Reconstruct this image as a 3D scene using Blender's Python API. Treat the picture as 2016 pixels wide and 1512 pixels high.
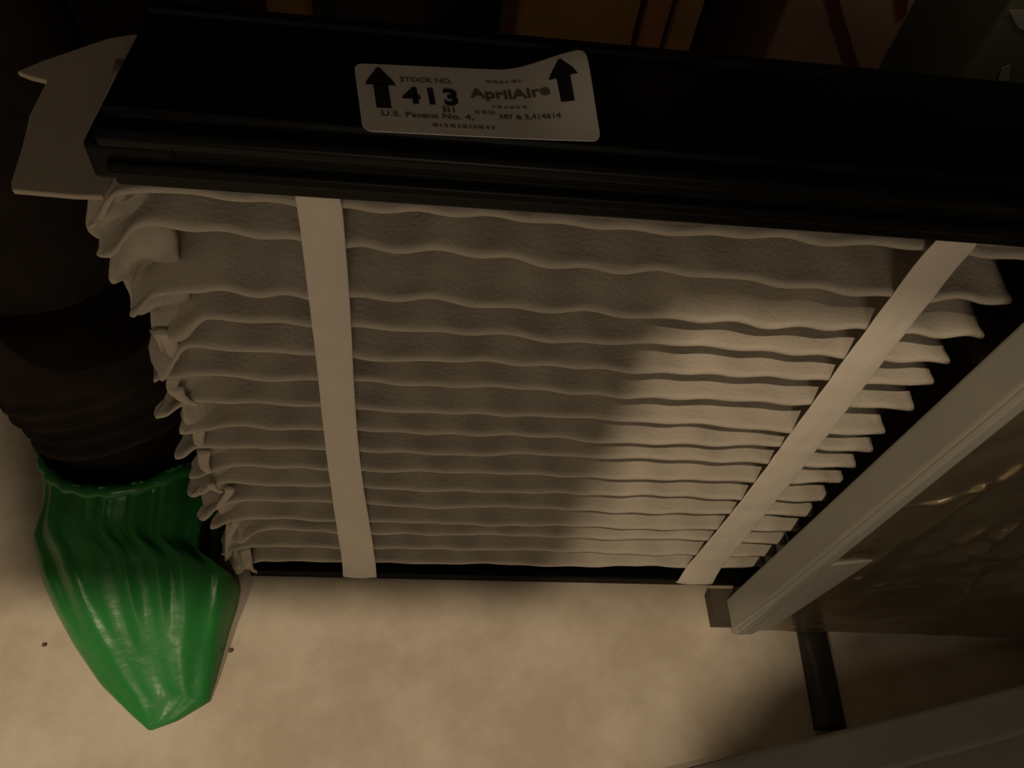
import bpy, bmesh, math, random
from mathutils import Vector, Matrix, noise

for o in list(bpy.data.objects):
    bpy.data.objects.remove(o)
sc = bpy.context.scene
col = sc.collection
S = 0.2326            # metres per layout unit (camera stands at the origin of the layout)
H = 2.392             # camera height above the floor, layout units

def P(x, y, z):
    return Vector((x * S, y * S, (z + H) * S))

# ------------------------------------------------------------------ camera
def norm(v):
    return Vector(v).normalized()
FOC = 1500.0
CX, CY = 1008.0, 756.0
down = norm((793 - CX, 1886 - CY, FOC))
ex = Vector((14768 - CX, 1446 - CY, FOC)); ex = (ex - down * ex.dot(down)).normalized()
ez = -down
ey = ez.cross(ex)
RW = Matrix((ex, ey, ez))                   # image axes (right, down, forward) -> world
cam_d = bpy.data.cameras.new('camera')
cam_d.sensor_width = 36.0
cam_d.lens = 36.0 * FOC / 2016.0
cam_d.clip_start = 0.01
cam = bpy.data.objects.new('camera', cam_d)
col.objects.link(cam)
right = RW @ Vector((1, 0, 0)); up = RW @ Vector((0, -1, 0)); back = RW @ Vector((0, 0, -1))
M = Matrix((right, up, back)).transposed().to_4x4()
M.translation = P(0, 0, 0)
cam.matrix_world = M
sc.camera = cam

def ray(px, py):
    return RW @ Vector((px - CX, py - CY, FOC))
def on_y(px, py, y):
    r = ray(px, py); return r * (y / r.y)
def on_z(px, py, z):
    r = ray(px, py); return r * (z / r.z)

# ------------------------------------------------------------------ world, light, exposure
w = bpy.data.worlds.new('world'); sc.world = w; w.use_nodes = True
w.node_tree.nodes['Background'].inputs[0].default_value = (1.0, 0.8, 0.55, 1)
w.node_tree.nodes['Background'].inputs[1].default_value = 0.004
sc.view_settings.view_transform = 'Standard'
sc.view_settings.look = 'None'
sc.view_settings.gamma = 1.0
sc.view_settings.use_curve_mapping = False
sc.view_settings.exposure = 0.0
LAMP = (-0.30, -0.90, 2.2)                  # key lamp, an unseen fixture added to light floor and filter
AIM = (-0.35, -0.30, -2.42)
LAMP_W = 11.5
ld = bpy.data.lights.new('key_light', 'SPOT')
ld.energy = LAMP_W
ld.color = (1.0, 0.77, 0.51)
ld.spot_size = math.radians(125)
ld.spot_blend = 0.5
ld.shadow_soft_size = 0.008
lo = bpy.data.objects.new('key_light', ld)
col.objects.link(lo)
lo.location = P(*LAMP)
lo.rotation_euler = (P(*AIM) - P(*LAMP)).to_track_quat('-Z', 'Y').to_euler()

LAMP2 = (-2.6, -0.90, 2.2)                  # second unseen lamp, further left, added to brighten the floor
AIM2 = (-0.30, 0.30, -2.42)
l2 = bpy.data.lights.new('floor_fill_light', 'SPOT')
l2.energy = 19.5; l2.color = (1.0, 0.79, 0.54)
l2.spot_size = math.radians(44); l2.spot_blend = 0.45; l2.shadow_soft_size = 0.008
o2 = bpy.data.objects.new('floor_fill_light', l2); col.objects.link(o2)
o2.location = P(*LAMP2)
o2.rotation_euler = (P(*AIM2) - P(*LAMP2)).to_track_quat('-Z', 'Y').to_euler()
FILL_LAMP = (0.2, -3.05, 0.5)               # unseen fill lamp behind the camera, added to lift the filter front
l3 = bpy.data.lights.new('front_fill_light', 'AREA')
l3.energy = 1.0; l3.color = (1.0, 0.82, 0.60); l3.shape = 'DISK'; l3.size = 0.30
o3 = bpy.data.objects.new('front_fill_light', l3); col.objects.link(o3)
o3.location = P(*FILL_LAMP)
o3.rotation_euler = Vector((0, 1, -0.25)).to_track_quat('-Z', 'Y').to_euler()

BACK_LAMP = (1.1, 1.35, 3.4)                # small unseen spot added to brighten the boxes at the back
l4 = bpy.data.lights.new('box_fill_light', 'SPOT')
l4.energy = 3.2; l4.color = (1.0, 0.80, 0.55); l4.spot_size = math.radians(46); l4.spot_blend = 0.4; l4.shadow_soft_size = 0.02
o4 = bpy.data.objects.new('box_fill_light', l4); col.objects.link(o4)
o4.location = P(*BACK_LAMP)
o4.rotation_euler = (P(1.35, 2.9, -1.6) - P(*BACK_LAMP)).to_track_quat('-Z', 'Y').to_euler()

# ------------------------------------------------------------------ materials
def mat(name, color, rough=0.7, metal=0.0, spec=0.5, var=0.0, scale=8.0, bump=0.0, bscale=60.0, bdist=0.002, coat=0.0, detail=6.0):
    m = bpy.data.materials.new(name); m.use_nodes = True
    nt = m.node_tree; b = nt.nodes['Principled BSDF']
    b.inputs['Base Color'].default_value = (*color, 1)
    b.inputs['Roughness'].default_value = rough
    b.inputs['Metallic'].default_value = metal
    b.inputs['Specular IOR Level'].default_value = spec
    b.inputs['Coat Weight'].default_value = coat
    tc = nt.nodes.new('ShaderNodeTexCoord')
    if var:
        n = nt.nodes.new('ShaderNodeTexNoise'); n.inputs['Scale'].default_value = scale; n.inputs['Detail'].default_value = detail
        nt.links.new(tc.outputs['Object'], n.inputs['Vector'])
        r = nt.nodes.new('ShaderNodeValToRGB')
        r.color_ramp.elements[0].position = 0.3; r.color_ramp.elements[1].position = 0.7
        r.color_ramp.elements[0].color = (*[c * (1 - var) for c in color], 1)
        r.color_ramp.elements[1].color = (*[min(1, c * (1 + var)) for c in color], 1)
        nt.links.new(n.outputs['Fac'], r.inputs['Fac'])
        nt.links.new(r.outputs['Color'], b.inputs['Base Color'])
    if bump:
        n2 = nt.nodes.new('ShaderNodeTexNoise'); n2.inputs['Scale'].default_value = bscale; n2.inputs['Detail'].default_value = 5
        nt.links.new(tc.outputs['Object'], n2.inputs['Vector'])
        bp = nt.nodes.new('ShaderNodeBump'); bp.inputs['Strength'].default_value = bump; bp.inputs['Distance'].default_value = bdist
        nt.links.new(n2.outputs['Fac'], bp.inputs['Height'])
        nt.links.new(bp.outputs['Normal'], b.inputs['Normal'])
    return m

def concrete():
    m = mat('concrete', (0.53, 0.48, 0.415), 0.75, var=0.10, scale=4.0, bump=0.25, bscale=90, bdist=0.001)
    nt = m.node_tree; b = nt.nodes['Principled BSDF']
    tc = nt.nodes['Texture Coordinate']
    base = b.inputs['Base Color'].links[0].from_socket
    # blotchy stains
    n = nt.nodes.new('ShaderNodeTexNoise'); n.inputs['Scale'].default_value = 13; n.inputs['Detail'].default_value = 8; n.inputs['Roughness'].default_value = 0.65
    nt.links.new(tc.outputs['Object'], n.inputs['Vector'])
    r = nt.nodes.new('ShaderNodeValToRGB')
    r.color_ramp.elements[0].position = 0.42; r.color_ramp.elements[0].color = (0.84, 0.80, 0.74, 1)
    r.color_ramp.elements[1].position = 0.60; r.color_ramp.elements[1].color = (1.04, 1.03, 1.0, 1)
    nt.links.new(n.outputs['Fac'], r.inputs['Fac'])
    mx = nt.nodes.new('ShaderNodeMix'); mx.data_type = 'RGBA'; mx.blend_type = 'MULTIPLY'; mx.inputs['Factor'].default_value = 1
    nt.links.new(base, mx.inputs['A']); nt.links.new(r.outputs['Color'], mx.inputs['B'])
    # pale trowel scratches
    mp = nt.nodes.new('ShaderNodeMapping'); mp.inputs['Rotation'].default_value = (0, 0, 0.75); mp.inputs['Scale'].default_value = (60, 4.5, 1)
    nt.links.new(tc.outputs['Object'], mp.inputs['Vector'])
    n3 = nt.nodes.new('ShaderNodeTexNoise'); n3.inputs['Scale'].default_value = 1.6; n3.inputs['Detail'].default_value = 2
    nt.links.new(mp.outputs['Vector'], n3.inputs['Vector'])
    r3 = nt.nodes.new('ShaderNodeValToRGB')
    r3.color_ramp.elements[0].position = 0.70; r3.color_ramp.elements[0].color = (0, 0, 0, 1)
    r3.color_ramp.elements[1].position = 0.78; r3.color_ramp.elements[1].color = (0.5, 0.5, 0.5, 1)
    nt.links.new(n3.outputs['Fac'], r3.inputs['Fac'])
    mx2 = nt.nodes.new('ShaderNodeMix'); mx2.data_type = 'RGBA'
    nt.links.new(r3.outputs['Color'], mx2.inputs['Factor'])
    nt.links.new(mx.outputs['Result'], mx2.inputs['A']); mx2.inputs['B'].default_value = (0.58, 0.55, 0.50, 1)
    # paler patch near the cabinet
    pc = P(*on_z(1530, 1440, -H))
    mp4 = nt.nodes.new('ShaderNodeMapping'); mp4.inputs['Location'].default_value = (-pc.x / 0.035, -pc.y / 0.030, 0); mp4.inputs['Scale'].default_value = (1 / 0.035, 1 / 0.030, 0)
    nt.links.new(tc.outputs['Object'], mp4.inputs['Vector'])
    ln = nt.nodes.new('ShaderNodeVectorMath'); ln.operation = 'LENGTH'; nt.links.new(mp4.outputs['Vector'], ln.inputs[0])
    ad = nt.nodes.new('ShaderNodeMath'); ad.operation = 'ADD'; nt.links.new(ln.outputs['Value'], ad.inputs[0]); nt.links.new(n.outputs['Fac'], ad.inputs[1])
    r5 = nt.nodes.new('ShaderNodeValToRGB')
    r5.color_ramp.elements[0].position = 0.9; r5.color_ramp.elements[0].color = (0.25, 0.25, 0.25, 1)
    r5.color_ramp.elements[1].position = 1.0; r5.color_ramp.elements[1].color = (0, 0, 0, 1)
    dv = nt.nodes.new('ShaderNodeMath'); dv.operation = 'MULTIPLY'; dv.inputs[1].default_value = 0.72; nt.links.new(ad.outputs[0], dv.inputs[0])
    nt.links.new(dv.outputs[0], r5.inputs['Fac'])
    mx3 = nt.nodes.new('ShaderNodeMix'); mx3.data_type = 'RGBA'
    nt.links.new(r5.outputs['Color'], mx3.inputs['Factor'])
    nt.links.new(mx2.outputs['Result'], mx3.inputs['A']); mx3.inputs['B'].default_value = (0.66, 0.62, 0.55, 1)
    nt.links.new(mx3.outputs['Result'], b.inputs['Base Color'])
    return m

MT = {
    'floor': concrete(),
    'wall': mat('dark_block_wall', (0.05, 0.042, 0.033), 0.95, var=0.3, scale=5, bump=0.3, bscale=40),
    'ceiling': mat('bare_plaster', (0.55, 0.50, 0.43), 0.95, var=0.2, scale=5),
    'media': mat('pleated_fabric', (0.62, 0.575, 0.505), 0.95, spec=0.1, var=0.05, scale=40, bump=0.5, bscale=420, bdist=0.0012),
    'strap': mat('white_ribbon', (0.80, 0.76, 0.70), 0.9, spec=0.15, var=0.03, scale=60, bump=0.2, bscale=500, bdist=0.0006),
    'black': mat('black_plastic', (0.0035, 0.0035, 0.0033), 0.38, spec=0.16, var=0.2, scale=30),
    'sticker': mat('sticker_paper', (0.80, 0.77, 0.72), 0.55, var=0.03, scale=60),
    'ink': mat('black_ink', (0.02, 0.018, 0.018), 0.6),
    'faded': mat('faded_ink', (0.20, 0.15, 0.125), 0.7),
    'brown': mat('brown_ink', (0.30, 0.22, 0.17), 0.7),
    'plaster': mat('side_plaster', (0.66, 0.61, 0.54), 0.95, var=0.1, scale=5),
    'card': mat('white_card', (0.50, 0.45, 0.37), 0.9, var=0.06, scale=30),
    'green': mat('green_plastic_film', (0.022, 0.19, 0.042), 0.30, spec=0.45, var=0.15, scale=25, bump=0.25, bscale=90, bdist=0.002),
    'trouser': mat('dark_trouser_cloth', (0.030, 0.024, 0.018), 0.95, spec=0.1, var=0.2, scale=60, bump=0.4, bscale=700, bdist=0.0006),
    'shoe': mat('black_shoe', (0.010, 0.008, 0.007), 0.9, spec=0.1, var=0.2, scale=40),
    'belt': mat('belt_leather', (0.02, 0.014, 0.01), 0.6, var=0.2, scale=40),
    'greymetal': mat('grey_painted_steel', (0.32, 0.32, 0.295), 0.5, spec=0.4, var=0.05, scale=25),
    'foil': mat('dull_foil', (0.42, 0.36, 0.26), 0.25, metal=0.85, var=0.2, scale=18, bump=0.5, bscale=45, bdist=0.003),
    'darksteel': mat('dark_steel', (0.035, 0.030, 0.026), 0.45, metal=0.3, var=0.2, scale=30),
    'rail': mat('brown_rail', (0.075, 0.060, 0.043), 0.7, var=0.2, scale=30),
    'galv': mat('galvanised_steel', (0.35, 0.35, 0.34), 0.5, metal=0.8, var=0.15, scale=20),
    'cardboard': mat('cardboard', (0.36, 0.20, 0.075), 0.9, var=0.12, scale=14),
    'wood': mat('reddish_wood', (0.36, 0.15, 0.07), 0.75, var=0.25, scale=12),
    'pale': mat('pale_pink_board', (0.30, 0.19, 0.14), 0.85, var=0.1, scale=14),
    'red': mat('dark_red_print', (0.10, 0.02, 0.012), 0.8, var=0.1, scale=20),
    'greenish': mat('greenish_grey_box', (0.17, 0.165, 0.11), 0.8, var=0.15, scale=16),
    'whitish': mat('pale_grey_tape', (0.36, 0.36, 0.33), 0.8, var=0.1, scale=16),
    'debris': mat('dark_grit', (0.10, 0.07, 0.045), 0.9, var=0.2, scale=200),
    'bulb': mat('reflector_enamel', (0.5, 0.5, 0.48), 0.4, var=0.05, scale=30),
}

def add_translucency(m, fac):
    nt = m.node_tree; b = nt.nodes['Principled BSDF']; out = nt.nodes['Material Output']
    tr = nt.nodes.new('ShaderNodeBsdfTranslucent')
    src = b.inputs['Base Color']
    if src.links: nt.links.new(src.links[0].from_socket, tr.inputs['Color'])
    else: tr.inputs['Color'].default_value = src.default_value
    mx = nt.nodes.new('ShaderNodeMixShader'); mx.inputs[0].default_value = fac
    nt.links.new(b.outputs[0], mx.inputs[1]); nt.links.new(tr.outputs[0], mx.inputs[2]); nt.links.new(mx.outputs[0], out.inputs['Surface'])
add_translucency(MT['media'], 0.10)

# ------------------------------------------------------------------ mesh helpers
def link(name, verts, faces, m, parent=None, smooth=False, raw=False):
    me = bpy.data.meshes.new(name)
    vs = [v if raw else P(*v) for v in verts]
    me.from_pydata([tuple(v) for v in vs], [], faces)
    bm = bmesh.new(); bm.from_mesh(me)
    bmesh.ops.recalc_face_normals(bm, faces=bm.faces)
    bm.to_mesh(me); bm.free()
    me.materials.append(MT[m])
    if smooth:
        me.polygons.foreach_set('use_smooth', [True] * len(me.polygons))
    o = bpy.data.objects.new(name, me); col.objects.link(o)
    if parent is not None:
        o.parent = parent
        o.matrix_parent_inverse = Matrix.Translation(-parent.location) if parent.parent is None else Matrix()
    return o

def empty(name, at, label, cat, group=None):
    o = bpy.data.objects.new(name, None); col.objects.link(o)
    o.location = P(*at); o.empty_display_size = 0.05
    tag(o, label, cat, group)
    return o

def tag(o, label, cat, group=None):
    o['label'] = label; o['category'] = cat
    if group: o['group'] = group

def grid(nu, nv, fn, closed_u=False, closed_v=False, caps=False):
    vs = [fn(i, j) for i in range(nu) for j in range(nv)]
    fs = []
    for i in range(nu if closed_u else nu - 1):
        for j in range(nv if closed_v else nv - 1):
            a = i * nv + j; b = i * nv + (j + 1) % nv
            c = ((i + 1) % nu) * nv + (j + 1) % nv; d = ((i + 1) % nu) * nv + j
            fs.append((a, b, c, d))
    if caps:
        fs.append(tuple(range(nv))); fs.append(tuple((nu - 1) * nv + j for j in range(nv)))
    return vs, fs

def box(x0, x1, y0, y1, z0, z1):
    vs = [(x, y, z) for x in (x0, x1) for y in (y0, y1) for z in (z0, z1)]
    fs = [(0, 1, 3, 2), (4, 6, 7, 5), (0, 4, 5, 1), (2, 3, 7, 6), (0, 2, 6, 4), (1, 5, 7, 3)]
    return vs, fs

def bevel(o, wd=0.002, seg=2):
    b = o.modifiers.new('bevel', 'BEVEL'); b.width = wd; b.segments = seg; b.limit_method = 'ANGLE'
    return o

def extrude_x(profile, x0, x1, nx=2, fn=None):
    """closed profile [(y,z)] swept along x"""
    n = len(profile)
    def f(i, j):
        x = x0 + (x1 - x0) * i / (nx - 1)
        y, z = profile[j]
        return fn(x, y, z) if fn else (x, y, z)
    return grid(nx, n, f, closed_v=True, caps=True)

def prism(poly, t):
    """poly = list of 3-vectors (planar-ish), thickened by vector t"""
    n = len(poly)
    vs = [tuple(p) for p in poly] + [(p[0] + t[0], p[1] + t[1], p[2] + t[2]) for p in poly]
    fs = [tuple(range(n)), tuple(range(2 * n - 1, n - 1, -1))]
    for i in range(n):
        j = (i + 1) % n
        fs.append((i, j, n + j, n + i))
    return vs, fs

def tube(path, radii, seg=20, caps=True):
    path = [Vector(p) for p in path]
    vs = []; n = len(path)
    prev = None
    for i, p in enumerate(path):
        d = (path[min(i + 1, n - 1)] - path[max(i - 1, 0)]).normalized()
        if prev is None:
            a = d.orthogonal().normalized()
        else:
            a = (prev - d * prev.dot(d)).normalized()
        prev = a
        b = d.cross(a)
        r = radii[i] if isinstance(radii, (list, tuple)) else radii
        for k in range(seg):
            t = 2 * math.pi * k / seg
            vs.append(tuple(p + a * (r * math.cos(t)) + b * (r * math.sin(t))))
    fs = []
    for i in range(n - 1):
        for k in range(seg):
            k2 = (k + 1) % seg
            fs.append((i * seg + k, i * seg + k2, (i + 1) * seg + k2, (i + 1) * seg + k))
    if caps:
        fs.append(tuple(range(seg))); fs.append(tuple((n - 1) * seg + k for k in range(seg)))
    return vs, fs

def sstep(a, b, x):
    t = max(0.0, min(1.0, (x - a) / (b - a))); return t * t * (3 - 2 * t)

FZ = -H
# ------------------------------------------------------------------ the room
def struct(name, vf, m):
    o = link(name, *vf, m); o['kind'] = 'structure'; return o
RX0, RX1, RY0, RY1, RZ1 = -4.5, 5.0, -3.2, 3.75, 7.9
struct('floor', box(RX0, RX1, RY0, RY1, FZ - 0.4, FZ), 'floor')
struct('ceiling', box(RX0, RX1, RY0, RY1, RZ1, RZ1 + 0.3), 'ceiling')
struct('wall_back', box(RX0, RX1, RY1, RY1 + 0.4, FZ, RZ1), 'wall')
struct('wall_front', box(RX0, RX1, RY0 - 0.4, RY0, FZ, RZ1), 'plaster')
struct('wall_left', box(RX0 - 0.4, RX0, RY0, RY1, FZ, RZ1), 'plaster')
struct('wall_right', box(RX1, RX1 + 0.4, RY0, RY1, FZ, RZ1), 'plaster')

# ------------------------------------------------------------------ the pleated air filter
filt = empty('air_filter', (0.3, 1.15, FZ), 'large white pleated air filter with black end caps standing on the floor', 'air filter')
FY = 1.0                       # front fold plane
DEPTH = 0.28
CXL, CXR = -0.497, 1.16
XL, XR = -0.575, 1.12
leftcol = [415.6, 489.6, 591.5, 652.4, 708, 758.5, 810, 855, 893.5, 930.5, 965, 999.3, 1032.4, 1054.9, 1085.3, 1112]
rightcol = [459.7, 549.6, 631.7, 686, 736, 787, 839.5, 874, 908, 945, 981, 1010, 1042, 1066, 1093.5, 1116]
ridge = []
for a, b in zip(leftcol, rightcol):
    pa = on_y(780, a - 4, FY); pb = on_y(1350, b - 4, FY)
    k = (pb.z - pa.z) / (pb.x - pa.x)
    ridge.append((pa.z - k * pa.x * 0.5 - k * pb.x * 0.0, k * 0.6, (pa.z + pb.z) / 2, (pa.x + pb.x) / 2))
def rz(i, x):
    _, k, zm, xm = ridge[i]
    return zm + k * (x - xm)
NP = len(ridge)
rnd = random.Random(7)
ENDX = [XL + rnd.uniform(-0.035, 0.03) for _ in range(NP)]
ENDX[0] = XL + 0.0; ENDX[1] = XL - 0.01; ENDX[2] = XL + 0.02; ENDX[3] = XL + 0.05
DROOP = [0.03 + rnd.uniform(0.0, 0.045) for _ in range(NP)]
PH = [rnd.uniform(0, 6.28) for _ in range(NP)]
def pleat_mesh(i):
    z_up = (rz(i - 1, 0.3) + rz(i, 0.3)) / 2 if i > 0 else rz(0, 0.3) + 0.055
    z_dn = (rz(i, 0.3) + rz(i + 1, 0.3)) / 2 if i < NP - 1 else rz(i, 0.3) - 0.030
    hu = z_up - rz(i, 0.3); hd = rz(i, 0.3) - z_dn
    amp = (0.0045 if i > 5 else 0.0055) if i not in (1, 2) else 0.010
    R0 = 0.0055
    # profile parameter: q in [-1,1]; -1 upper valley, 0 ridge, 1 lower valley
    qs = [-1, -0.8, -0.6, -0.42, -0.28, -0.18, -0.10, -0.05, -0.02, 0, 0.02, 0.05, 0.10, 0.18, 0.30, 0.5, 0.75, 1]
    nx = 150
    xl = ENDX[i]; xr = XR + rnd.uniform(-0.012, 0.012)
    def f(a, b):
        t = a / (nx - 1)
        t = t * 0.9 + 0.1 * t * t if False else t
        # denser sampling at the ragged left end
        x = xl + (xr - xl) * (t ** 1.25)
        q = qs[b]; d = abs(q)
        y = FY + DEPTH * max(0.0, d - 0.015)
        if d < 0.1:
            y = FY + DEPTH * (0.085 * (d / 0.1) ** 1.5)
        half = (hu if q < 0 else hd)
        off = half * d if d > 0.1 else max(half * d, R0 * math.sin(min(1, d / 0.04) * math.pi / 2))
        zr = rz(i, x)
        # waviness of the fold
        front = max(0.0, 1 - d * 1.1)
        wob = 0.6 * amp * math.sin(x * 2 * math.pi / 0.135 + PH[i] + 1.5 * math.sin(4 * x + i)) \
            + 1.5 * amp * noise.noise(Vector((x * 4.2, i * 5.1, 0.3))) + 0.8 * amp * noise.noise(Vector((x * 13, i * 3.7, 9.3)))
        # embossed dimples between the folds
        dim = 0.010 * math.sin(min(1, d) * math.pi) * math.sin(x * 2 * math.pi / 0.15 + PH[i] * 1.7) \
            + 0.008 * math.sin(min(1, d) * math.pi) * noise.noise(Vector((x * 9, i * 2.3, d * 3)))
        y += 0.010 * front * noise.noise(Vector((x * 5, i * 7.7, 4.4)))
        # crumpled, pinched left end
        e = sstep(xl + 0.125, xl, x)
        rag = noise.noise(Vector((x * 22, i * 4.1, q * 2.5)))
        off *= 1 - 0.5 * e * (1 - d)
        zz = zr + (off if q < 0 else -off) + wob * front + dim
        zz -= DROOP[i] * e * e * front * 1.1
        zz += 0.022 * rag * e * front
        y += 0.030 * e * e * noise.noise(Vector((x * 18, i * 3.3, 2.2 + q))) * (1 - 0.6 * d) - 0.010 * e * front
        x2 = x + 0.035 * e * noise.noise(Vector((q * 6, i * 6.1, 1.7)))
        return (x2, y, zz)
    return grid(nx, len(qs), f)
for i in range(NP):
    o = link('pleat', *pleat_mesh(i), 'media', filt, smooth=True)
    s = o.modifiers.new('thickness', 'SOLIDIFY'); s.thickness = 0.0016; s.offset = 0
# upper edge of the media tucked under the top cap, and lower edge over the bottom cap
def band(z0, z1, y0, bulge, x0, x1, seed):
    nx, nz = 120, 9
    def f(a, b):
        x = x0 + (x1 - x0) * a / (nx - 1); t = b / (nz - 1)
        z = z0 + (z1 - z0) * t + 0.006 * noise.noise(Vector((x * 9, seed, 0))) * (1 if t < .5 else .3)
        y = y0 - bulge * math.sin(t * math.pi) + 0.006 * noise.noise(Vector((x * 7, seed, t * 2)))
        return (x, y, z)
    return grid(nx, nz, f)
o = link('media_edge', *band(-0.875, -0.80, FY + 0.03, 0.010, CXL + 0.03, XR, 3.3), 'media', filt, smooth=True)
s = o.modifiers.new('thickness', 'SOLIDIFY'); s.thickness = 0.0018; s.offset = 0

# top end cap: moulded channel with two ribs along its front
LA, LB, LC = -0.722, -0.765, -0.822         # heights of the rib lines and of the lower edge (front plane)
TOPZ = -0.705
YF = 0.972
prof = [(1.305, TOPZ), (1.295, TOPZ + 0.010), (1.275, TOPZ + 0.010), (1.268, TOPZ), (1.008, TOPZ), (1.000, TOPZ - 0.012),
        (0.985, TOPZ - 0.014), (0.976, TOPZ - 0.008), (0.965, TOPZ - 0.008), (YF - 0.016, TOPZ - 0.018), (YF - 0.014, TOPZ - 0.034),
        (YF + 0.004, TOPZ - 0.044), (YF + 0.004, LB - 0.002), (YF - 0.012, LB - 0.010), (YF - 0.014, LB - 0.026), (YF, LB - 0.034),
        (YF + 0.002, LC), (YF + 0.012, LC - 0.004), (1.018, LC + 0.012), (1.30, LC + 0.012), (1.305, LC + 0.012)]
cap = bevel(link('top_end_cap', *extrude_x(prof, CXL, CXR, 24, lambda x, y, z: (x, y + 0.004 * math.sin(x * 2.1), z)), 'black', filt), 0.0008)
# little upturned lip at the left end of the cap
o = bevel(link('cap_tongue', *box(CXL - 0.030, CXL + 0.10, YF - 0.004, YF + 0.10, LC + 0.010, LB + 0.020), 'black', filt), 0.002)
# bottom cap
prof = [(FY - 0.012, FZ + 0.042), (FY - 0.014, FZ + 0.004), (FY - 0.006, FZ), (1.325, FZ), (1.325, FZ + 0.09), (1.315, FZ + 0.09), (1.312, FZ + 0.02), (FY + 0.02, FZ + 0.018), (FY + 0.010, FZ + 0.042)]
bevel(link('bottom_end_cap', *extrude_x(prof, -0.54, 1.16, 2), 'black', filt), 0.0008)

# ribbons holding the pleats
def strap_mesh(xc, wd, seed, tail):
    # centre line down the folds
    pts = [(FY - 0.006, -0.800), (FY - 0.016, -0.835)]
    for i in range(NP):
        zi = rz(i, xc)
        pts.append((FY - 0.0125, zi))
        if i < NP - 1:
            zn = rz(i + 1, xc)
            pts.append((FY - 0.0095, (zi + zn) / 2))
    pts += [(FY - 0.020, FZ + 0.062), (FY - 0.024, FZ + 0.030), (FY - 0.010, FZ + tail)]
    n = len(pts); nw = 9
    def f(a, b):
        y, z = pts[a]; u = b / (nw - 1) - 0.5
        t = a / (n - 1)
        WZ = [(-0.80, .073), (-1.3, .078), (-1.8, .086), (-2.2, .100), (-2.45, .114)]
        ww = WZ[-1][1]
        for (za, wa), (zb, wb) in zip(WZ, WZ[1:]):
            if zb <= z <= za: ww = wa + (wb - wa) * (za - z) / (za - zb)
        ww *= wd * (1 + 0.03 * math.sin(t * 9 + seed))
        x = xc + u * ww + 0.005 * math.sin(t * 7 + seed)
        if a == 0: x = xc + u * ww * 0.8
        return (x, y - 0.004 * math.cos(u * math.pi) + 0.003 * noise.noise(Vector((u * 3, t * 30, seed))), z + (0.006 * noise.noise(Vector((u * 5, seed, t * 9))) if a >= n - 3 else 0))
    return grid(n, nw, f)
for xc, seed, tail, lab in ((-0.200, 1.0, 0.012, 'left white ribbon'), (0.915, 4.0, 0.030, 'right white ribbon')):
    o = link('strap', *strap_mesh(xc, 1.0 if xc < 0 else 1.17, seed, tail), 'strap', filt, smooth=True)
    o['label'] = lab
    s = o.modifiers.new('thickness', 'SOLIDIFY'); s.thickness = 0.0010; s.offset = 1
    ss = o.modifiers.new('smooth', 'SUBSURF'); ss.levels = 1; ss.render_levels = 2

# crumpled fabric closing the left end of the pleats
EPX = [(150, 362), (166, 420), (205, 476), (232, 545), (258, 592), (296, 618), (318, 690), (336, 745), (362, 800), (378, 850), (396, 900), (418, 960), (440, 1020), (446, 1080)]
EPT = [on_y(*q, FY + 0.035) for q in EPX]
def end_fn(a, b):
    t = a / 110; v = b / 17
    f = t * (len(EPT) - 1); i = min(int(f), len(EPT) - 2); q = EPT[i].lerp(EPT[i + 1], f - i)
    x = q.x + 0.004 + v * (0.10 + 0.03 * noise.noise(Vector((t * 20, 0.5, 1.1))))
    y = FY + 0.030 + 0.030 * noise.noise(Vector((v * 1.6, t * 17, 5.5))) + 0.022 * math.sin(t * 55 + 3 * noise.noise(Vector((t * 9, v, 2.0)))) * (0.4 + 0.6 * (1 - v)) + 0.05 * v
    return (x, y, q.z + 0.02 * noise.noise(Vector((v * 3, t * 8, 7.5))))
o = link('end_fabric', *grid(111, 18, end_fn), 'media', filt, smooth=True)
s = o.modifiers.new('thickness', 'SOLIDIFY'); s.thickness = 0.0018; s.offset = 0
# loose fabric bunched at the lower left corner, hanging over the bottom cap
def corner_fn(a, b):
    u = a / 21; v = b / 15
    x = -0.600 + 0.085 * u
    z = FZ + 0.030 + 0.16 * v
    y = FY - 0.006 - 0.022 * math.sin(v * math.pi) + 0.024 * noise.noise(Vector((u * 2.5, v * 3.5, 8.8))) + 0.03 * (1 - u) ** 2
    return (x + 0.02 * noise.noise(Vector((v * 4, u, 3.1))) * (1 - u) + 0.045 * v * (1 - u), y, z)
o = link('fabric_flap', *grid(22, 16, corner_fn), 'media', filt, smooth=True)
s = o.modifiers.new('thickness', 'SOLIDIFY'); s.thickness = 0.002; s.offset = 0
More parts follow.
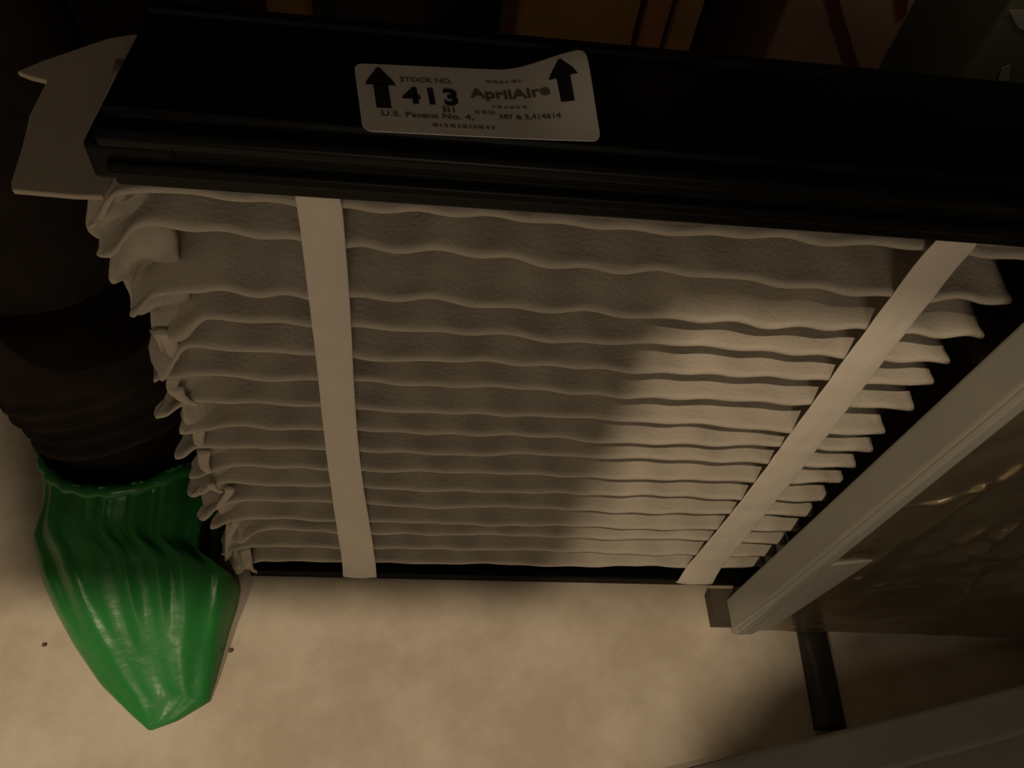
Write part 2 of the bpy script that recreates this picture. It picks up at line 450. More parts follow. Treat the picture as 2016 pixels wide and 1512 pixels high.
# folded fabric tongues along the left end
def tongue(px, py, ln, wd, curl, seed, ydep):
    base = on_y(px, py, ydep)
    def f(a, b):
        t = a / 9; k = 2 * math.pi * b / 12
        r = wd * (1 - 0.35 * t) * math.sqrt(max(0.02, 1 - max(0, (t - 0.75) / 0.25) ** 2))
        cx = base.x + curl * t * t * ln + 0.004 * math.sin(t * 5 + seed)
        cz = base.z - ln * t
        cy = base.y + 0.012 * math.sin(t * 3 + seed)
        return (cx + r * math.cos(k), cy + 0.45 * r * math.sin(k), cz)
    return grid(10, 12, f, closed_v=True, caps=True)
for px, py, ln, wd, curl, yd in ((314, 652, 0.095, 0.020, 0.15, 1.0), (352, 757, 0.085, 0.016, 0.2, 1.0), (339, 745, 0.055, 0.015, 0.0, 1.0),
                                 (382, 850, 0.06, 0.018, 0.1, 1.0), (398, 895, 0.07, 0.016, 0.1, 1.0), (420, 945, 0.090, 0.011, 0.0, 1.0),
                                 (446, 965, 0.105, 0.014, -0.4, 0.995), (462, 1030, 0.075, 0.012, -0.5, 0.99)):
    link('fabric_tongue', *tongue(px, py, ln, wd, curl, px * 0.1, yd), 'media', filt, smooth=True)

# airflow arrow: pale card tab sticking out on the left, pointing back
arrow_px = [(28, 383), (26, 368), (47, 300), (62, 236), (80, 200), (96, 168), (62, 160), (37, 150), (90, 128), (160, 104), (215, 85), (262, 77), (330, 74),
            (318, 130), (290, 180), (255, 260), (235, 330), (205, 395), (150, 394)]
pts = []
for (x, y) in arrow_px:
    q = on_z(x, y, -0.865)
    pts.append((q.x, q.y, -0.865 - 0.0 * y))
o = bevel(link('airflow_arrow_tab', *prism(pts, (0, 0, 0.010)), 'card', filt), 0.0006)
o['label'] = 'pale arrow-shaped card tab'

# sticker with printing, upper right corner peeling
SX0, SX1, SY0, SY1 = -0.142, 0.240, 1.006, 1.190
def sticker_pt(u, v, lift=0.0):
    """u right 0..1, v up 0..1 on the sticker"""
    xl = -0.119 + (-0.150 + 0.119) * v; xr = 0.247 + (0.228 - 0.247) * v
    x = xl + (xr - xl) * u
    y0 = 0.992 + 0.020 * u; y = y0 + (1.172 - 0.992) * v + 0.012 * u * v
    z = TOPZ + 0.0015
    c = sstep(0.62, 1.05, u) * sstep(-0.15, 1.0, v)
    z += 0.046 * c
    x += 0.0 * c
    return (x, y, z + lift)
def rounded(u0, u1, v0, v1, ru, rv, n=5):
    out = []
    for (cu, cv, a0) in ((u1 - ru, v1 - rv, 0), (u0 + ru, v1 - rv, 90), (u0 + ru, v0 + rv, 180), (u1 - ru, v0 + rv, 270)):
        for k in range(n + 1):
            a = math.radians(a0 + 90 * k / n); out.append((cu + ru * math.cos(a), cv + rv * math.sin(a)))
    return out
def st_fn(a, b):
    u = 0.5 - 0.5 * math.cos(math.pi * a / 40); v = 0.5 - 0.5 * math.cos(math.pi * b / 20)
    # squeeze the outline near the corners to round them
    rr = 0.10
    def inset(c, other, asp):
        e = min(other, 1 - other)
        if e < rr * asp:
            k = 1 - math.sqrt(max(0, 1 - (1 - e / (rr * asp)) ** 2)); return 0.04 * k
        return 0
    ins = inset(u, v, 1.0)
    uu = ins + (1 - 2 * ins) * u
    return sticker_pt(uu, v)
stk = link('sticker', *grid(41, 21, st_fn), 'sticker', filt, smooth=True)
s = stk.modifiers.new('thickness', 'SOLIDIFY'); s.thickness = 0.0003; s.offset = -1
stk['label'] = 'white printed sticker'

def print_poly(name, poly, m='ink', lift=0.0016, sub=6):
    bm = bmesh.new()
    vs = [bm.verts.new((u, v, 0)) for u, v in poly]
    bm.faces.new(vs)
    bmesh.ops.triangulate(bm, faces=bm.faces)
    for _ in range(2):
        bmesh.ops.subdivide_edges(bm, edges=bm.edges, cuts=1, use_grid_fill=True)
    vv = [sticker_pt(q.co.x, q.co.y, lift) for q in bm.verts]
    bm.verts.index_update()
    ff = [tuple(q.index for q in fc.verts) for fc in bm.faces]
    bm.free()
    return link(name, vv, ff, m, stk)
def arrow_uv(cu, v0, v1, hw, sw, vh, shear=0.0):
    pts = [(cu - sw, v0), (cu + sw, v0), (cu + sw, vh), (cu + hw, vh - 0.015), (cu + 0.008, v1), (cu - 0.008, v1), (cu - hw, vh - 0.015), (cu - sw, vh)]
    return [(u + shear * (v - v0), v) for u, v in pts]
def fix_uv(poly):
    return poly
def print_arrow(cu, v0, v1, hw, sw, vh):
    nu = 9; vs = []; fs = []
    rows = [(v0, sw), (v0 + (vh - v0) * .33, sw), (v0 + (vh - v0) * .67, sw), (vh, sw)]
    def strip(rows):
        base = len(vs)
        for v, h in rows:
            for k in range(nu):
                vs.append(sticker_pt(cu + h * (2 * k / (nu - 1) - 1), v, 0.0018))
        for r in range(len(rows) - 1):
            for k in range(nu - 1):
                a = base + r * nu + k; fs.append((a, a + 1, a + nu + 1, a + nu))
    strip(rows)
    strip([(vh - 0.02, hw), (vh + (v1 - vh) * .3, hw * .72), (vh + (v1 - vh) * .65, hw * .38), (v1, 0.006)])
    return link('printed_arrow', vs, fs, 'ink', stk)
print_arrow(0.100, 0.32, 0.93, 0.066, 0.031, 0.68)
print_arrow(0.885, 0.42, 0.92, 0.062, 0.029, 0.72)

def text(txt, u0, v0, width, height, m, bold=0.0, name='printed_text', sp=1.0):
    cu = bpy.data.curves.new('txt', 'FONT'); cu.body = txt; cu.size = 1.0; cu.offset = bold; cu.space_character = sp; cu.resolution_u = 3
    to = bpy.data.objects.new('txt', cu); col.objects.link(to)
    dg = bpy.context.evaluated_depsgraph_get(); dg.update()
    me = bpy.data.meshes.new_from_object(to.evaluated_get(dg))
    xs = [v.co.x for v in me.vertices]; ys = [v.co.y for v in me.vertices]
    mnx, mxx, mny, mxy = min(xs), max(xs), min(ys), max(ys)
    vv = [sticker_pt(u0 + width * (v.co.x - mnx) / (mxx - mnx), v0 + height * (v.co.y - mny) / (mxy - mny), 0.0016) for v in me.vertices]
    ff = [tuple(p.vertices) for p in me.polygons]
    bpy.data.objects.remove(to); bpy.data.curves.remove(cu); bpy.data.meshes.remove(me)
    return link(name, vv, ff, m, stk)
text('STOCK NO.', 0.185, 0.725, 0.225, 0.075, 'faded', 0.02)
text('413', 0.185, 0.40, 0.235, 0.25, 'ink', 0.045, sp=1.22)
text('AprilAire', 0.475, 0.485, 0.345, 0.185, 'faded', 0.03)
text('U.S. Patent No. 4,', 0.085, 0.195, 0.385, 0.085, 'faded', 0.02)
text('387 & 5,414614', 0.580, 0.235, 0.265, 0.075, 'faded', 0.02)
# smudged lines of print too small to read
def smudge(u0, u1, v0, v1, m='brown', n=9, seed=1):
    rr = random.Random(seed)
    u = u0
    while u < u1:
        wv = rr.uniform(0.010, 0.024)
        print_poly('print_mark', [(u, v0 + rr.uniform(0, .008)), (min(u + wv, u1), v0), (min(u + wv, u1), v1), (u, v1 - rr.uniform(0, .01))], m)
        u += wv + rr.uniform(0.005, 0.012)
smudge(0.56, 0.72, 0.765, 0.800, 'brown', seed=2)
smudge(0.56, 0.72, 0.395, 0.425, 'brown', seed=3)
smudge(0.345, 0.395, 0.300, 0.385, 'faded', seed=4)
smudge(0.48, 0.57, 0.300, 0.345, 'brown', seed=5)
smudge(0.29, 0.55, 0.090, 0.135, 'brown', seed=6)
smudge(0.105, 0.125, 0.0, 0.0, 'brown', seed=6) if False else None

# ------------------------------------------------------------------ the person: trousers, shoe, green shoe covers
person = empty('person', (-0.9, 1.5, FZ), 'person in dark trousers and green plastic shoe cover standing beside the filter', 'person')

def cover_mesh(dx=0.0, dy=0.0):
    # stations along the foot: (y, xleft, xright, height)
    st = [(0.528, -0.742, -0.728, 0.004), (0.560, -0.800, -0.655, 0.020), (0.612, -0.865, -0.592, 0.045), (0.70, -0.945, -0.578, 0.095),
          (0.80, -1.028, -0.572, 0.150), (0.90, -1.100, -0.566, 0.205), (1.00, -1.150, -0.64, 0.265), (1.10, -1.16, -0.645, 0.330),
          (1.20, -1.205, -0.650, 0.390), (1.30, -1.22, -0.655, 0.420), (1.42, -1.24, -0.66, 0.440), (1.55, -1.25, -0.68, 0.450),
          (1.70, -1.25, -0.72, 0.450), (1.84, -1.22, -0.820, 0.440), (1.93, -1.180, -0.890, 0.360), (1.97, -1.10, -0.96, 0.20)]
    ns = 96; nk = 60
    LPX = [(295, 1440), (262, 1411), (200, 1350), (150, 1275), (118, 1215), (96, 1165), (84, 1100)]
    RPX = [(295, 1440), (350, 1420), (413, 1382), (425, 1345), (440, 1290), (452, 1245), (467, 1200), (474, 1164)]
    LPT = [on_z(*q, FZ) for q in LPX]; RPT = [on_z(*q, FZ) for q in RPX]
    def outl(pts, y, dflt):
        if y > pts[-1].y:
            k = sstep(0, 0.30 if pts is LPT else 0.065, y - pts[-1].y); return pts[-1].x + (dflt - pts[-1].x) * k
        for q0, q1 in zip(pts, pts[1:]):
            if q0.y <= y <= q1.y: return q0.x + (q1.x - q0.x) * (y - q0.y) / max(1e-6, q1.y - q0.y)
        return pts[0].x
    def lerp(t):
        f = t * (len(st) - 1); i = min(int(f), len(st) - 2); u = f - i
        p0 = st[max(i - 1, 0)]; p1 = st[i]; p2 = st[i + 1]; p3 = st[min(i + 2, len(st) - 1)]
        out = []
        for k in range(4):
            a, b, c, d = p0[k], p1[k], p2[k], p3[k]
            out.append(0.5 * (2 * b + (c - a) * u + (2 * a - 5 * b + 4 * c - d) * u * u + (3 * b - a - 3 * c + d) * u ** 3))
        return out
    def f(i, j):
        t = i / (ns - 1)
        y, xl, xr, h = lerp(t)
        y = max(y, LPT[0].y + 0.001)
        if y < 1.55:
            xl = outl(LPT, y, xl); xr = outl(RPT, y, xr)
        c = (xl + xr) / 2; hw = (xr - xl) / 2
        a = math.pi * j / (nk - 1)                     # 0 right edge on floor .. pi left edge on floor
        cs = math.cos(a); sn = math.sin(a)
        # broad sole, narrower top
        x = c + hw * (cs if abs(cs) > 0 else 0) * (1.0 - 0.10 * sn * sstep(0.2, 0.6, t))
        z = h * sn ** 0.75
        s = (x - c) / max(hw, 0.02)
        # lengthwise creases of the gathered film
        cr = sstep(0.20, 0.36, t) * (1 - 0.45 * sstep(0.5, 0.7, t))
        wav = 0.0
        for (sc_, w_, am, t0) in ((-0.42, 0.040, 0.020, 0.25), (-0.20, 0.035, 0.024, 0.26), (0.12, 0.035, 0.024, 0.28), (0.26, 0.025, 0.014, 0.30), (0.52, 0.040, 0.020, 0.27), (0.66, 0.03, 0.014, 0.28), (-0.02, 0.03, 0.012, 0.20), (-0.68, 0.05, 0.016, 0.36), (0.86, 0.04, 0.016, 0.3)):
            wav += am * math.exp(-((s - sc_ - 0.05 * (t - .3)) / w_) ** 2) * sstep(t0, t0 + 0.12, t)
        wav += 0.012 * math.sin(s * 21 + 1.5) * cr + 0.006 * noise.noise(Vector((s * 9, t * 4, 2.0))) * cr
        flat = 0.010 * noise.noise(Vector((s * 3, t * 7, 7.0))) * sstep(0.02, 0.15, t)
        z = max(0.0, z + (wav + flat) * min(1, sn * 2.2))
        return (x + dx, y + dy, FZ + 0.004 + z)
    vs, fs = grid(ns, nk, f)
    # open the film over the ankle: pull the vertices near the rim onto an ellipse, drop the faces inside
    keep = []
    CXO, CYO, RXO, RYO = -0.925 + dx, 1.42 + dy, 0.27, 0.33
    for k, v in enumerate(vs):
        ex_ = (v[0] - CXO) / RXO; ey_ = (v[1] - CYO) / RYO; r_ = math.hypot(ex_, ey_)
        if 0.86 < r_ < 1.0 and v[2] > FZ + 0.2:
            vs[k] = (CXO + RXO * ex_ / r_, CYO + RYO * ey_ / r_, v[2])
    for q in fs:
        c = sum((Vector(vs[k]) for k in q), Vector()) / 4
        ex_ = (c.x - dx + 0.925) / 0.27; ey_ = (c.y - dy - 1.42) / 0.33
        if ex_ * ex_ + ey_ * ey_ < 0.985 and c.z > FZ + 0.2: continue
        keep.append(q)
    return vs, keep
def sole_mesh(dx, dy):
    vs, _ = cover_mesh(dx, dy)
    return vs
def trouser_mesh(path, radii, seed, nseg=44, nring=70):
    path = [Vector(p) for p in path]
    def at(t):
        f = t * (len(path) - 1); i = min(int(f), len(path) - 2); u = f - i
        u2 = u * u * (3 - 2 * u) if False else u
        return path[i].lerp(path[i + 1], u2), radii[i] + (radii[i + 1] - radii[i]) * u2
    def f(a, b):
        t = a / (nring - 1); c, r = at(t); k = 2 * math.pi * b / nseg
        d = (at(min(1, t + 0.02))[0] - at(max(0, t - 0.02))[0]).normalized()
        ax = Vector((1, 0, 0)); ax = (ax - d * ax.dot(d)).normalized(); by = d.cross(ax)
        bunch = 1 - sstep(0.0, 0.30, t)
        rr = r * (1 + 0.07 * bunch * math.sin(t * 115 + 1.2 * math.sin(k * 1.0 + seed) + 0.8 * math.sin(2 * k)) + 0.05 * noise.noise(Vector((math.cos(k) * 1.6, math.sin(k) * 1.6, t * 9 + seed))))
        p = c + ax * (rr * math.cos(k)) + by * (rr * 1.05 * math.sin(k))
        return tuple(p)
    return grid(nring, nseg, f, closed_v=True, caps=True)

def make_leg(dx, dy, knee, hip, seed):
    vs, fs = cover_mesh(dx, dy)
    o = link('shoe_cover', vs, fs, 'green', person, smooth=True)
    s = o.modifiers.new('thickness', 'SOLIDIFY'); s.thickness = 0.0008; s.offset = -1
    o['label'] = 'glossy green plastic shoe cover'
    rim = []
    cand = [Vector(v) for v in vs if v[2] > FZ + 0.2]
    for k in range(73):
        a = 2 * math.pi * k / 72
        px_, py_ = -0.925 + dx + 0.27 * math.cos(a), 1.42 + dy + 0.33 * math.sin(a)
        near = sorted(cand, key=lambda q: (q.x - px_) ** 2 + (q.y - py_) ** 2)[:6]
        rim.append((px_, py_, sum(q.z for q in near) / len(near) - 0.004 + 0.010 * math.sin(k * 2.1)))
    for _ in range(4):
        rim = [(p[0], p[1], (rim[k - 1][2] + 2 * p[2] + rim[(k + 1) % len(rim)][2]) / 4) for k, p in enumerate(rim)]
    link('elastic_rim', *tube(rim, [0.020 + 0.006 * math.sin(k * 2.3) for k in range(len(rim))], 12), 'green', o, smooth=True)
    # black shoe inside (heel to instep)
    st = [(0.66, -0.88, -0.62, 0.03), (0.8, -0.98, -0.61, 0.09), (1.0, -1.10, -0.62, 0.19), (1.2, -1.14, -0.66, 0.32), (1.4, -1.17, -0.72, 0.42), (1.6, -1.17, -0.79, 0.44), (1.78, -1.15, -0.84, 0.40), (1.86, -1.08, -0.92, 0.25)]
    def f(i, j):
        y, xl, xr, h = st[i]; a = 2 * math.pi * j / 24
        c = (xl + xr) / 2; hw = (xr - xl) / 2
        return (c + hw * 0.93 * math.cos(a) + dx, y + dy, FZ + 0.02 + max(0.0, h * 0.86 * (0.5 + 0.5 * math.sin(a)) ** 0.7))
    o = link('shoe', *grid(len(st), 24, f, closed_v=True, caps=True), 'shoe', person, smooth=True)
    s = o.modifiers.new('smooth', 'SUBSURF'); s.levels = 1; s.render_levels = 2
    # sock / ankle
    o = link('sock', *tube([(-0.93 + dx, 1.40 + dy, FZ + 0.30), (-0.92 + dx, 1.38 + dy, FZ + 0.5), (-0.92 + dx, 1.38 + dy, FZ + 0.75), (-0.92 + dx, 1.36 + dy, FZ + 0.95)], [0.25, 0.235, 0.20, 0.19], 32), 'shoe', person, smooth=True)
    hem = Vector((-0.885 + dx, 1.36 + dy, FZ + 0.42))
    return trouser_mesh([hem, hem + (Vector(knee) - hem) * 0.12, hem + (Vector(knee) - hem) * 0.5, knee, hip], [0.262, 0.285, 0.30, 0.34, 0.42], seed)

v1, f1 = make_leg(0, 0, (-1.42, 2.00, FZ + 2.25), (-1.50, 2.35, FZ + 4.0), 1.0)
v2, f2 = make_leg(-1.35, 0.50, (-2.45, 1.85, FZ + 2.25), (-2.15, 2.25, FZ + 4.0), 4.0)
v3, f3 = tube([(-1.82, 2.05, FZ + 3.72), (-1.82, 2.08, FZ + 3.9), (-1.82, 2.10, FZ + 4.2), (-1.82, 2.10, FZ + 4.5)], [0.50, 0.74, 0.78, 0.72], 40)
n1 = len(v1); n2 = n1 + len(v2)
trs = link('trousers', v1 + v2 + v3, f1 + [tuple(k + n1 for k in q) for q in f2] + [tuple(k + n2 for k in q) for q in f3], 'trouser', person, smooth=True)
trs['label'] = 'dark bunched trousers'
link('belt', *tube([(-1.82, 2.10, FZ + 4.36), (-1.82, 2.10, FZ + 4.52)], [0.765, 0.745], 40), 'belt', person, smooth=False)

# ------------------------------------------------------------------ furnace cabinet on the right
cab = empty('furnace_cabinet', (1.0, 0.85, FZ), 'grey sheet-metal furnace cabinet with dull foil front to the right of the filter', 'cabinet')
CB = -2.335                                    # bottom edge of the cabinet
CF = 0.838                                     # its front plane
CT = -0.84
pA = on_z(1440, 1246, CB)                      # front corner
cx0 = pA.x; CF = pA.y
pB = on_z(1427, 1180, CB)
yb = pB.y
LEAN = 0.062
def lean(vf):
    return [(x + LEAN * (z - CB), y, z) for x, y, z in vf[0]], vf[1]
# corner post: front strip plus side return
bevel(link('corner_post', *lean(box(cx0, cx0 + 0.030, CF, yb, CB, CT)), 'greymetal', cab), 0.003, 3)
bevel(link('corner_rib', *lean(box(cx0 + 0.004, cx0 + 0.044, CF - 0.010, CF + 0.02, CB + 0.004, CT)), 'greymetal', cab), 0.002, 2)
tri = [on_y(1446, 1240, CF - 0.006), on_y(1512, 1243, CF - 0.006), on_y(1722, 1104, CF - 0.006), on_y(1612, 1116, CF - 0.006)]
bevel(link('corner_gusset', *prism([tuple(p) for p in tri], (0, 0.012, 0)), 'greymetal', cab), 0.001)
# creased foil front
creases = [((1735, 1012), (1905, 972), .010, 5), ((1905, 972), (1945, 955), .018, 7), ((1960, 951), (2016, 918), .012, 6), ((1935, 966), (1800, 1062), .008, 8),
           ((1720, 1155), (1745, 1150), .008, 5), ((1770, 1155), (1815, 1160), .008, 5), ((1860, 1085), (1960, 1030), .012, 14), ((1900, 1090), (1990, 1100), .012, 16),
           ((1960, 1060), (2016, 1030), .012, 9), ((1560, 1235), (1640, 1236), .006, 5), ((1680, 1140), (1700, 1135), .006, 5), ((1930, 1120), (1890, 1190), .010, 10), ((1780, 1060), (1690, 1130), .006, 14), ((1985, 1040), (1940, 1090), .012, 9)]
segs = []
for a, b, am, wpx in creases:
    A = on_y(*a, CF); B = on_y(*b, CF)
    segs.append((Vector((A.x - LEAN * (A.z - CB), A.z)), Vector((B.x - LEAN * (B.z - CB), B.z)), am, wpx * 0.0011))
def foil_fn(a, b):
    x = cx0 + 0.03 + 1.0 * (a / 279) ** 1.1; z = CB + 0.002 + (CT - CB - 0.01) * (b / 419) ** 1.05
    q = Vector((x, z)); d = 0.0
    for A, B, am, wd in segs:
        ab = B - A; t = max(0, min(1, (q - A).dot(ab) / ab.length_squared)); dist = (q - A - ab * t).length
        e_ = math.sin(math.pi * min(0.97, max(0.03, (q - A).dot(ab) / ab.length_squared))) ** 0.5
        d += 1.5 * am * e_ * math.exp(-dist / wd) * (0.7 + 0.6 * noise.noise(Vector((x * 20, z * 20, 4.0))))
    d += 0.010 * noise.noise(Vector((x * 4, z * 4, 1.0))) + 0.006 * noise.noise(Vector((x * 11, z * 11, 3.0)))
    fade = sstep(0, 0.06, x - cx0 - 0.03)
    return (x + LEAN * (z - CB), CF + 0.010 - d * fade, z)
o = link('foil_front', *grid(280, 420, foil_fn), 'foil', cab, smooth=True)
s = o.modifiers.new('thickness', 'SOLIDIFY'); s.thickness = 0.0012; s.offset = -1
o['label'] = 'wrinkled dull foil facing'
link('front_panel', *lean(box(cx0 + 0.03, 3.2, CF + 0.022, CF + 0.05, CB, CT)), 'darksteel', cab)
link('back_panel', *lean(box(cx0 + 0.03, 3.2, 1.46, 1.50, CB, CT)), 'darksteel', cab)
link('right_panel', *lean(box(3.16, 3.2, CF + 0.05, 1.46, CB, CT)), 'darksteel', cab)
link('inner_partition', *lean(box(1.30, 1.34, CF + 0.05, 1.46, CB, CT)), 'darksteel', cab)
link('bottom_panel', *lean(box(1.34, 3.16, CF + 0.05, 1.46, CB, CB + 0.03)), 'darksteel', cab)
link('top_panel', *lean(box(1.25, 3.2, CF + 0.05, 1.50, CT - 0.03, CT)), 'greymetal', cab)
# rails the cabinet stands on
rA = on_z(1400, 1232, FZ + 0.0)
link('base_rail', *box(rA.x - 0.004, rA.x + 0.075, rA.y - 0.005, 0.955, FZ, CB), 'rail', cab)
link('base_rail', *box(3.0, 3.1, 0.9, 1.4, FZ, CB), 'rail', cab)
link('base_rail', *box(1.5, 1.6, 0.9, 1.4, FZ, CB), 'rail', cab)

# dark rounded channel lying on the floor from under the cabinet
c0 = on_z(1583, 1300, FZ + 0.05); c1 = on_z(1612, 1444, FZ + 0.05)
def ch_fn(a, b):
    t = a / 30; k = math.pi * b / 16
    wd = 0.095; h = 0.050
    y = c0.y + 0.14 + (c1.y + 0.02 - c0.y - 0.14) * t
    xb = 1.225 + 0.075 * (y - 0.55) / 0.3 * 0.3
    hh = h * (1 - 0.25 * sstep(0.5, 0.0, t)) 
    return (xb + wd * (0.5 + 0 - 0.5 * math.cos(k)) + 0.0, y, FZ + hh * math.sin(k) ** 0.5)
chan = link('metal_channel', *grid(31, 17, ch_fn, caps=True), 'darksteel', None, smooth=True)
tag(chan, 'dark rounded metal channel lying on the floor under the cabinet edge', 'metal channel')

# ------------------------------------------------------------------ grey door panel lying at the lower right
PZ = FZ + 0.16
e0 = on_z(1357, 1512, PZ); e1 = on_z(2016, 1344, PZ)
dirv = Vector((e1.x - e0.x, e1.y - e0.y, 0)).normalized(); nrm = Vector((dirv.y, -dirv.x, 0))
o0 = Vector((e0.x, e0.y, PZ)) - dirv * 0.15
def pp(s, t, z):
    q = o0 + dirv * s + nrm * t; return (q.x, q.y, z)
door = empty('panel_door', tuple(o0 + dirv * 0.9)[:2] + (FZ,), 'flat grey steel access door lying on the floor, lower right corner', 'access door')
def slab(s0, s1, t0, t1, z0, z1):
    return [pp(s, t, z) for s in (s0, s1) for t in (t0, t1) for z in (z0, z1)], box(0, 1, 0, 1, 0, 1)[1]
bevel(link('door_sheet', *slab(0.0, 2.0, 0.0, 1.1, FZ + 0.0, PZ - 0.03), 'greymetal', door), 0.002)
bevel(link('door_rim', *slab(0.0, 2.0, 0.0, 0.13, PZ - 0.03, PZ), 'greymetal', door), 0.004, 3)
bevel(link('door_rim', *slab(0.0, 2.0, 0.97, 1.1, PZ - 0.03, PZ), 'greymetal', door), 0.004, 3)

# ------------------------------------------------------------------ things standing in the dark behind the filter
def back_box(name, x0px, x1px, y, depth, height, m, label, cat, ybot=60):
    a = on_y(x0px, ybot, y); b = on_y(x1px, ybot, y)
    e = empty(name, ((a.x + b.x) / 2, y + depth / 2, FZ), label, cat)
    body = bevel(link('box_body', *box(a.x, b.x, y, y + depth, FZ, FZ + height), m, e), 0.004)
    return e, a.x, b.x
e, a, b = back_box('cardboard_box', 1013, 1250, 2.7, 0.8, 2.0, 'cardboard', 'plain brown cardboard box standing behind the filter cap', 'box')
for s_ in (-1, 1):
    link('lid_flap', *box(a + 0.01, b - 0.01, 3.1 + s_ * 0.2 - 0.19, 3.1 + s_ * 0.2 + 0.19, FZ + 2.0, FZ + 2.012), 'cardboard', e)
link('tape_strip', *box((a + b) / 2 - 0.06, (a + b) / 2 + 0.06, 2.694, 2.70, FZ + 1.25, FZ + 2.0), 'wood', e)
# reddish boards
p0 = on_y(1255, 80, 2.72).x; p1 = on_y(1308, 80, 2.72).x; p2 = on_y(1362, 80, 2.72).x
o = bevel(link('wood_board', *box(p0, p1 - 0.005, 2.72, 2.82, FZ, FZ + 3.1), 'wood', None), 0.004); tag(o, 'reddish brown upright board right against the cardboard box', 'board', 'upright boards')
o = bevel(link('wood_board', *box(p1 + 0.005, p2, 2.70, 2.80, FZ, FZ + 3.1), 'cardboard', None), 0.004); tag(o, 'tan upright board next to the reddish brown board', 'board', 'upright boards')
p0 = on_y(522, 8, 2.9).x; p1 = on_y(601, 8, 2.9).x
o = bevel(link('wood_post', *box(p0, p1, 2.9, 3.05, FZ, FZ + 3.1), 'cardboard', None), 0.004)
o.location.z = 0; tag(o, 'orange brown post glimpsed above the left end of the cap', 'post')
# pale carton with a dark red stripe
e, a, b = back_box('striped_carton', 1518, 1758, 2.6, 0.8, 1.9, 'pale', 'pale pinkish carton with a dark red diagonal stripe', 'carton', 90)
q = [on_y(1622, -20, 2.594), on_y(1646, -20, 2.594), on_y(1694, 140, 2.594), on_y(1670, 140, 2.594)]
link('printed_stripe', *prism([tuple(v) for v in q], (0, 0.004, 0)), 'red', e)
q = [on_y(1757, -20, 2.594), on_y(1790, -20, 2.594), on_y(1785, 30, 2.594), on_y(1768, 40, 2.594)]
link('printed_stripe', *prism([tuple(v) for v in q], (0, 0.004, 0)), 'red', e)
# greenish grey crate with pale tape
e, a, b = back_box('storage_crate', 1925, 2120, 2.5, 0.7, 1.5, 'greenish', 'greenish grey crate at the upper right edge', 'crate', 110)
q = [on_y(1986, 20, 2.494), on_y(2040, 20, 2.494), on_y(2040, 70, 2.494), on_y(2005, 55, 2.494)]
link('tape_patch', *prism([tuple(v) for v in q], (0, 0.004, 0)), 'whitish', e)
q = [on_y(1972, 135, 2.494), on_y(1990, 128, 2.494), on_y(1986, 158, 2.494), on_y(1965, 160, 2.494)]
link('tape_patch', *prism([tuple(v) for v in q], (0, 0.004, 0)), 'whitish', e)

# ------------------------------------------------------------------ added sheet-metal duct (unseen above the frame, put in to shade filter and floor)
blocker = empty('light_blocker', (-0.3, 0.3, FZ), 'added unseen shade caster, a flared galvanised duct hanging from the ceiling above the filter', 'blocker')
DZ = 0.82
plan = [(-0.565, -0.366), (-0.084, -0.366), (0.020, -0.106), (0.95, -0.106), (0.95, 0.92), (-1.13, 0.92)]  # outline shaped to cast the shadow edge across the filter
bevel(link('filter_blocker', *prism([(x, y, DZ) for x, y in plan], (0, 0, 0.40)), 'galv', blocker), 0.008, 3)
blocker_plan = [(-0.05, -0.58), (0.024, -0.504), (0.093, -0.44), (0.18, -0.39), (0.9, -0.16), (1.3, -0.16), (1.3, -1.4), (0.25, -1.4)]  # added to keep the key lamp off the lower-right floor
bevel(link('floor_blocker', *prism([(x, y, DZ) for x, y in blocker_plan], (0, 0, 0.40)), 'galv', blocker), 0.008, 3)
bevel(link('floor_blocker_riser', *box(0.45, 1.15, -1.2, -0.5, DZ + 0.40, RZ1), 'galv', blocker), 0.004)
bevel(link('side_blocker', *prism([(x, y, DZ) for x, y in [(-3.0, -0.368), (-1.0, -0.368), (-1.25, 0.35), (-3.0, 0.35)]], (0, 0, 0.40)), 'galv', blocker), 0.008, 3)  # added to block the second lamp from the filter
bevel(link('side_floor_blocker', *prism([(x, y, DZ) for x, y in [(-1.40, -0.37), (-1.50, -0.43), (-1.575, -0.495), (-1.62, -0.60), (-1.66, -0.95), (-1.15, -0.95), (-1.10, -0.37)]], (0, 0, 0.40)), 'galv', blocker), 0.006, 3)  # added to block the second lamp from the lower-right floor
bevel(link('side_blocker_riser', *box(-2.4, -1.6, -0.30, 0.30, DZ + 0.40, RZ1), 'galv', blocker), 0.004)
bevel(link('blocker_riser', *box(-0.70, 0.10, 0.10, 0.80, DZ + 0.40, RZ1), 'galv', blocker), 0.004)
bevel(link('blocker_flange', *box(-0.74, 0.14, 0.06, 0.84, DZ + 0.40, DZ + 0.45), 'galv', blocker), 0.002)

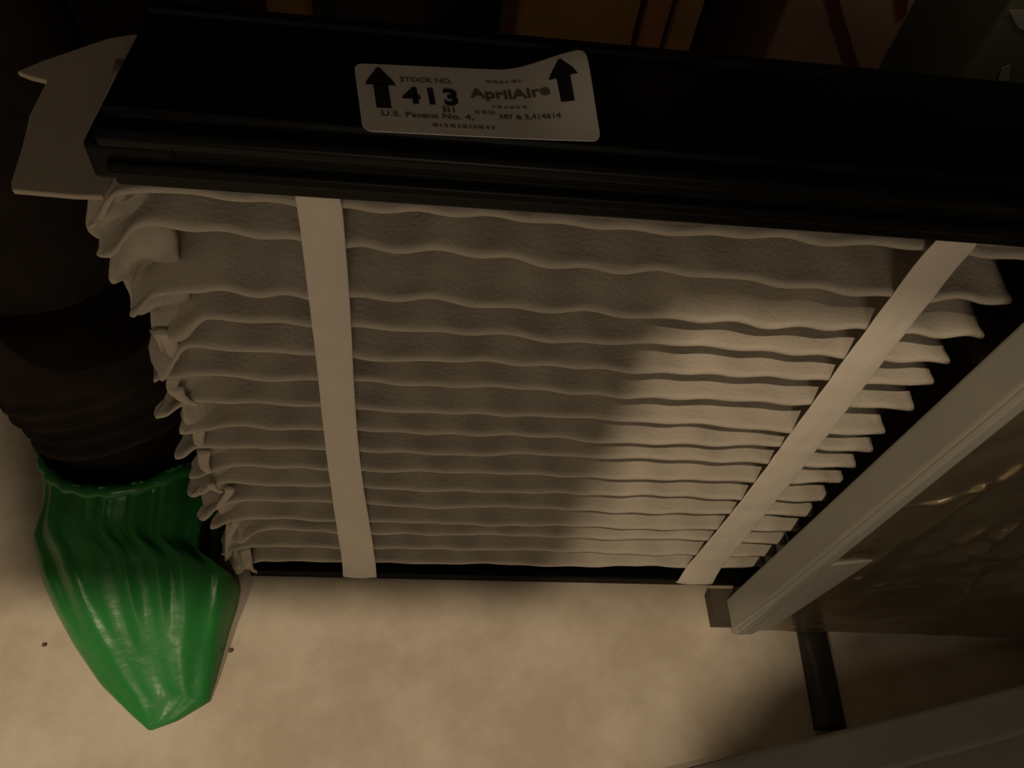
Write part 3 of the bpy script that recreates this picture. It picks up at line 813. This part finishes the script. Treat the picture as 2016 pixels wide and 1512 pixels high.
# bodies for the added spot lights, unseen above the frame
def added_lamp(at, aim, label):
    lamp = empty('added_lamp', at, label, 'lamp', 'added hanging lamps')
    L0 = Vector(at); dv = (Vector(aim) - L0).normalized()
    link('lamp_shade', *tube([L0 - dv * 0.30, L0 - dv * 0.24, L0 - dv * 0.08, L0 + dv * 0.03], [0.05, 0.09, 0.16, 0.24], 32, caps=False), 'bulb', lamp, smooth=True)
    link('lamp_socket', *tube([L0 - dv * 0.42, L0 - dv * 0.30], 0.05, 16), 'black', lamp, smooth=True)
    link('lamp_cord', *tube([L0 - dv * 0.42, (at[0], at[1] - 0.2, at[2] + 1.0), (at[0], at[1] - 0.2, RZ1)], 0.012, 10), 'black', lamp, smooth=True)
added_lamp(LAMP, AIM, 'added unseen key lamp with enamel reflector, hanging nearest above the filter')
added_lamp(LAMP2, AIM2, 'added unseen lamp with enamel reflector, brightening the floor from the far left')
added_lamp(BACK_LAMP, (1.35, 2.9, -1.6), 'small added unseen lamp brightening the boxes behind the cabinet')
wl = empty('fill_lamp', (FILL_LAMP[0], FILL_LAMP[1] - 0.1, FILL_LAMP[2]), 'added round fill lamp, unseen behind the viewer', 'lamp')
link('lamp_base', *tube([(FILL_LAMP[0], RY0 + 0.002, FILL_LAMP[2]), (FILL_LAMP[0], RY0 + 0.06, FILL_LAMP[2])], 0.60, 40), 'bulb', wl, smooth=False)

# ------------------------------------------------------------------ grit on the floor
for (px, py, r, lab) in ((88, 1270, 0.006, 'tiny dark grit speck left of the shoe cover'), (455, 1281, 0.007, 'tiny grit flake right of the shoe cover toe')):
    c = on_z(px, py, FZ)
    def gf(i, j):
        t = math.pi * i / 6; k = 2 * math.pi * j / 8
        q = 1 + 0.4 * noise.noise(Vector((i * .9, math.cos(k), px)))
        return (c.x + r * q * math.sin(t) * math.cos(k), c.y + r * q * math.sin(t) * math.sin(k), FZ + 0.005 + 0.6 * r * math.cos(t))
    o = link('grit_speck', *grid(7, 8, gf, closed_v=True), 'debris', None, smooth=True)
    tag(o, lab, 'grit')
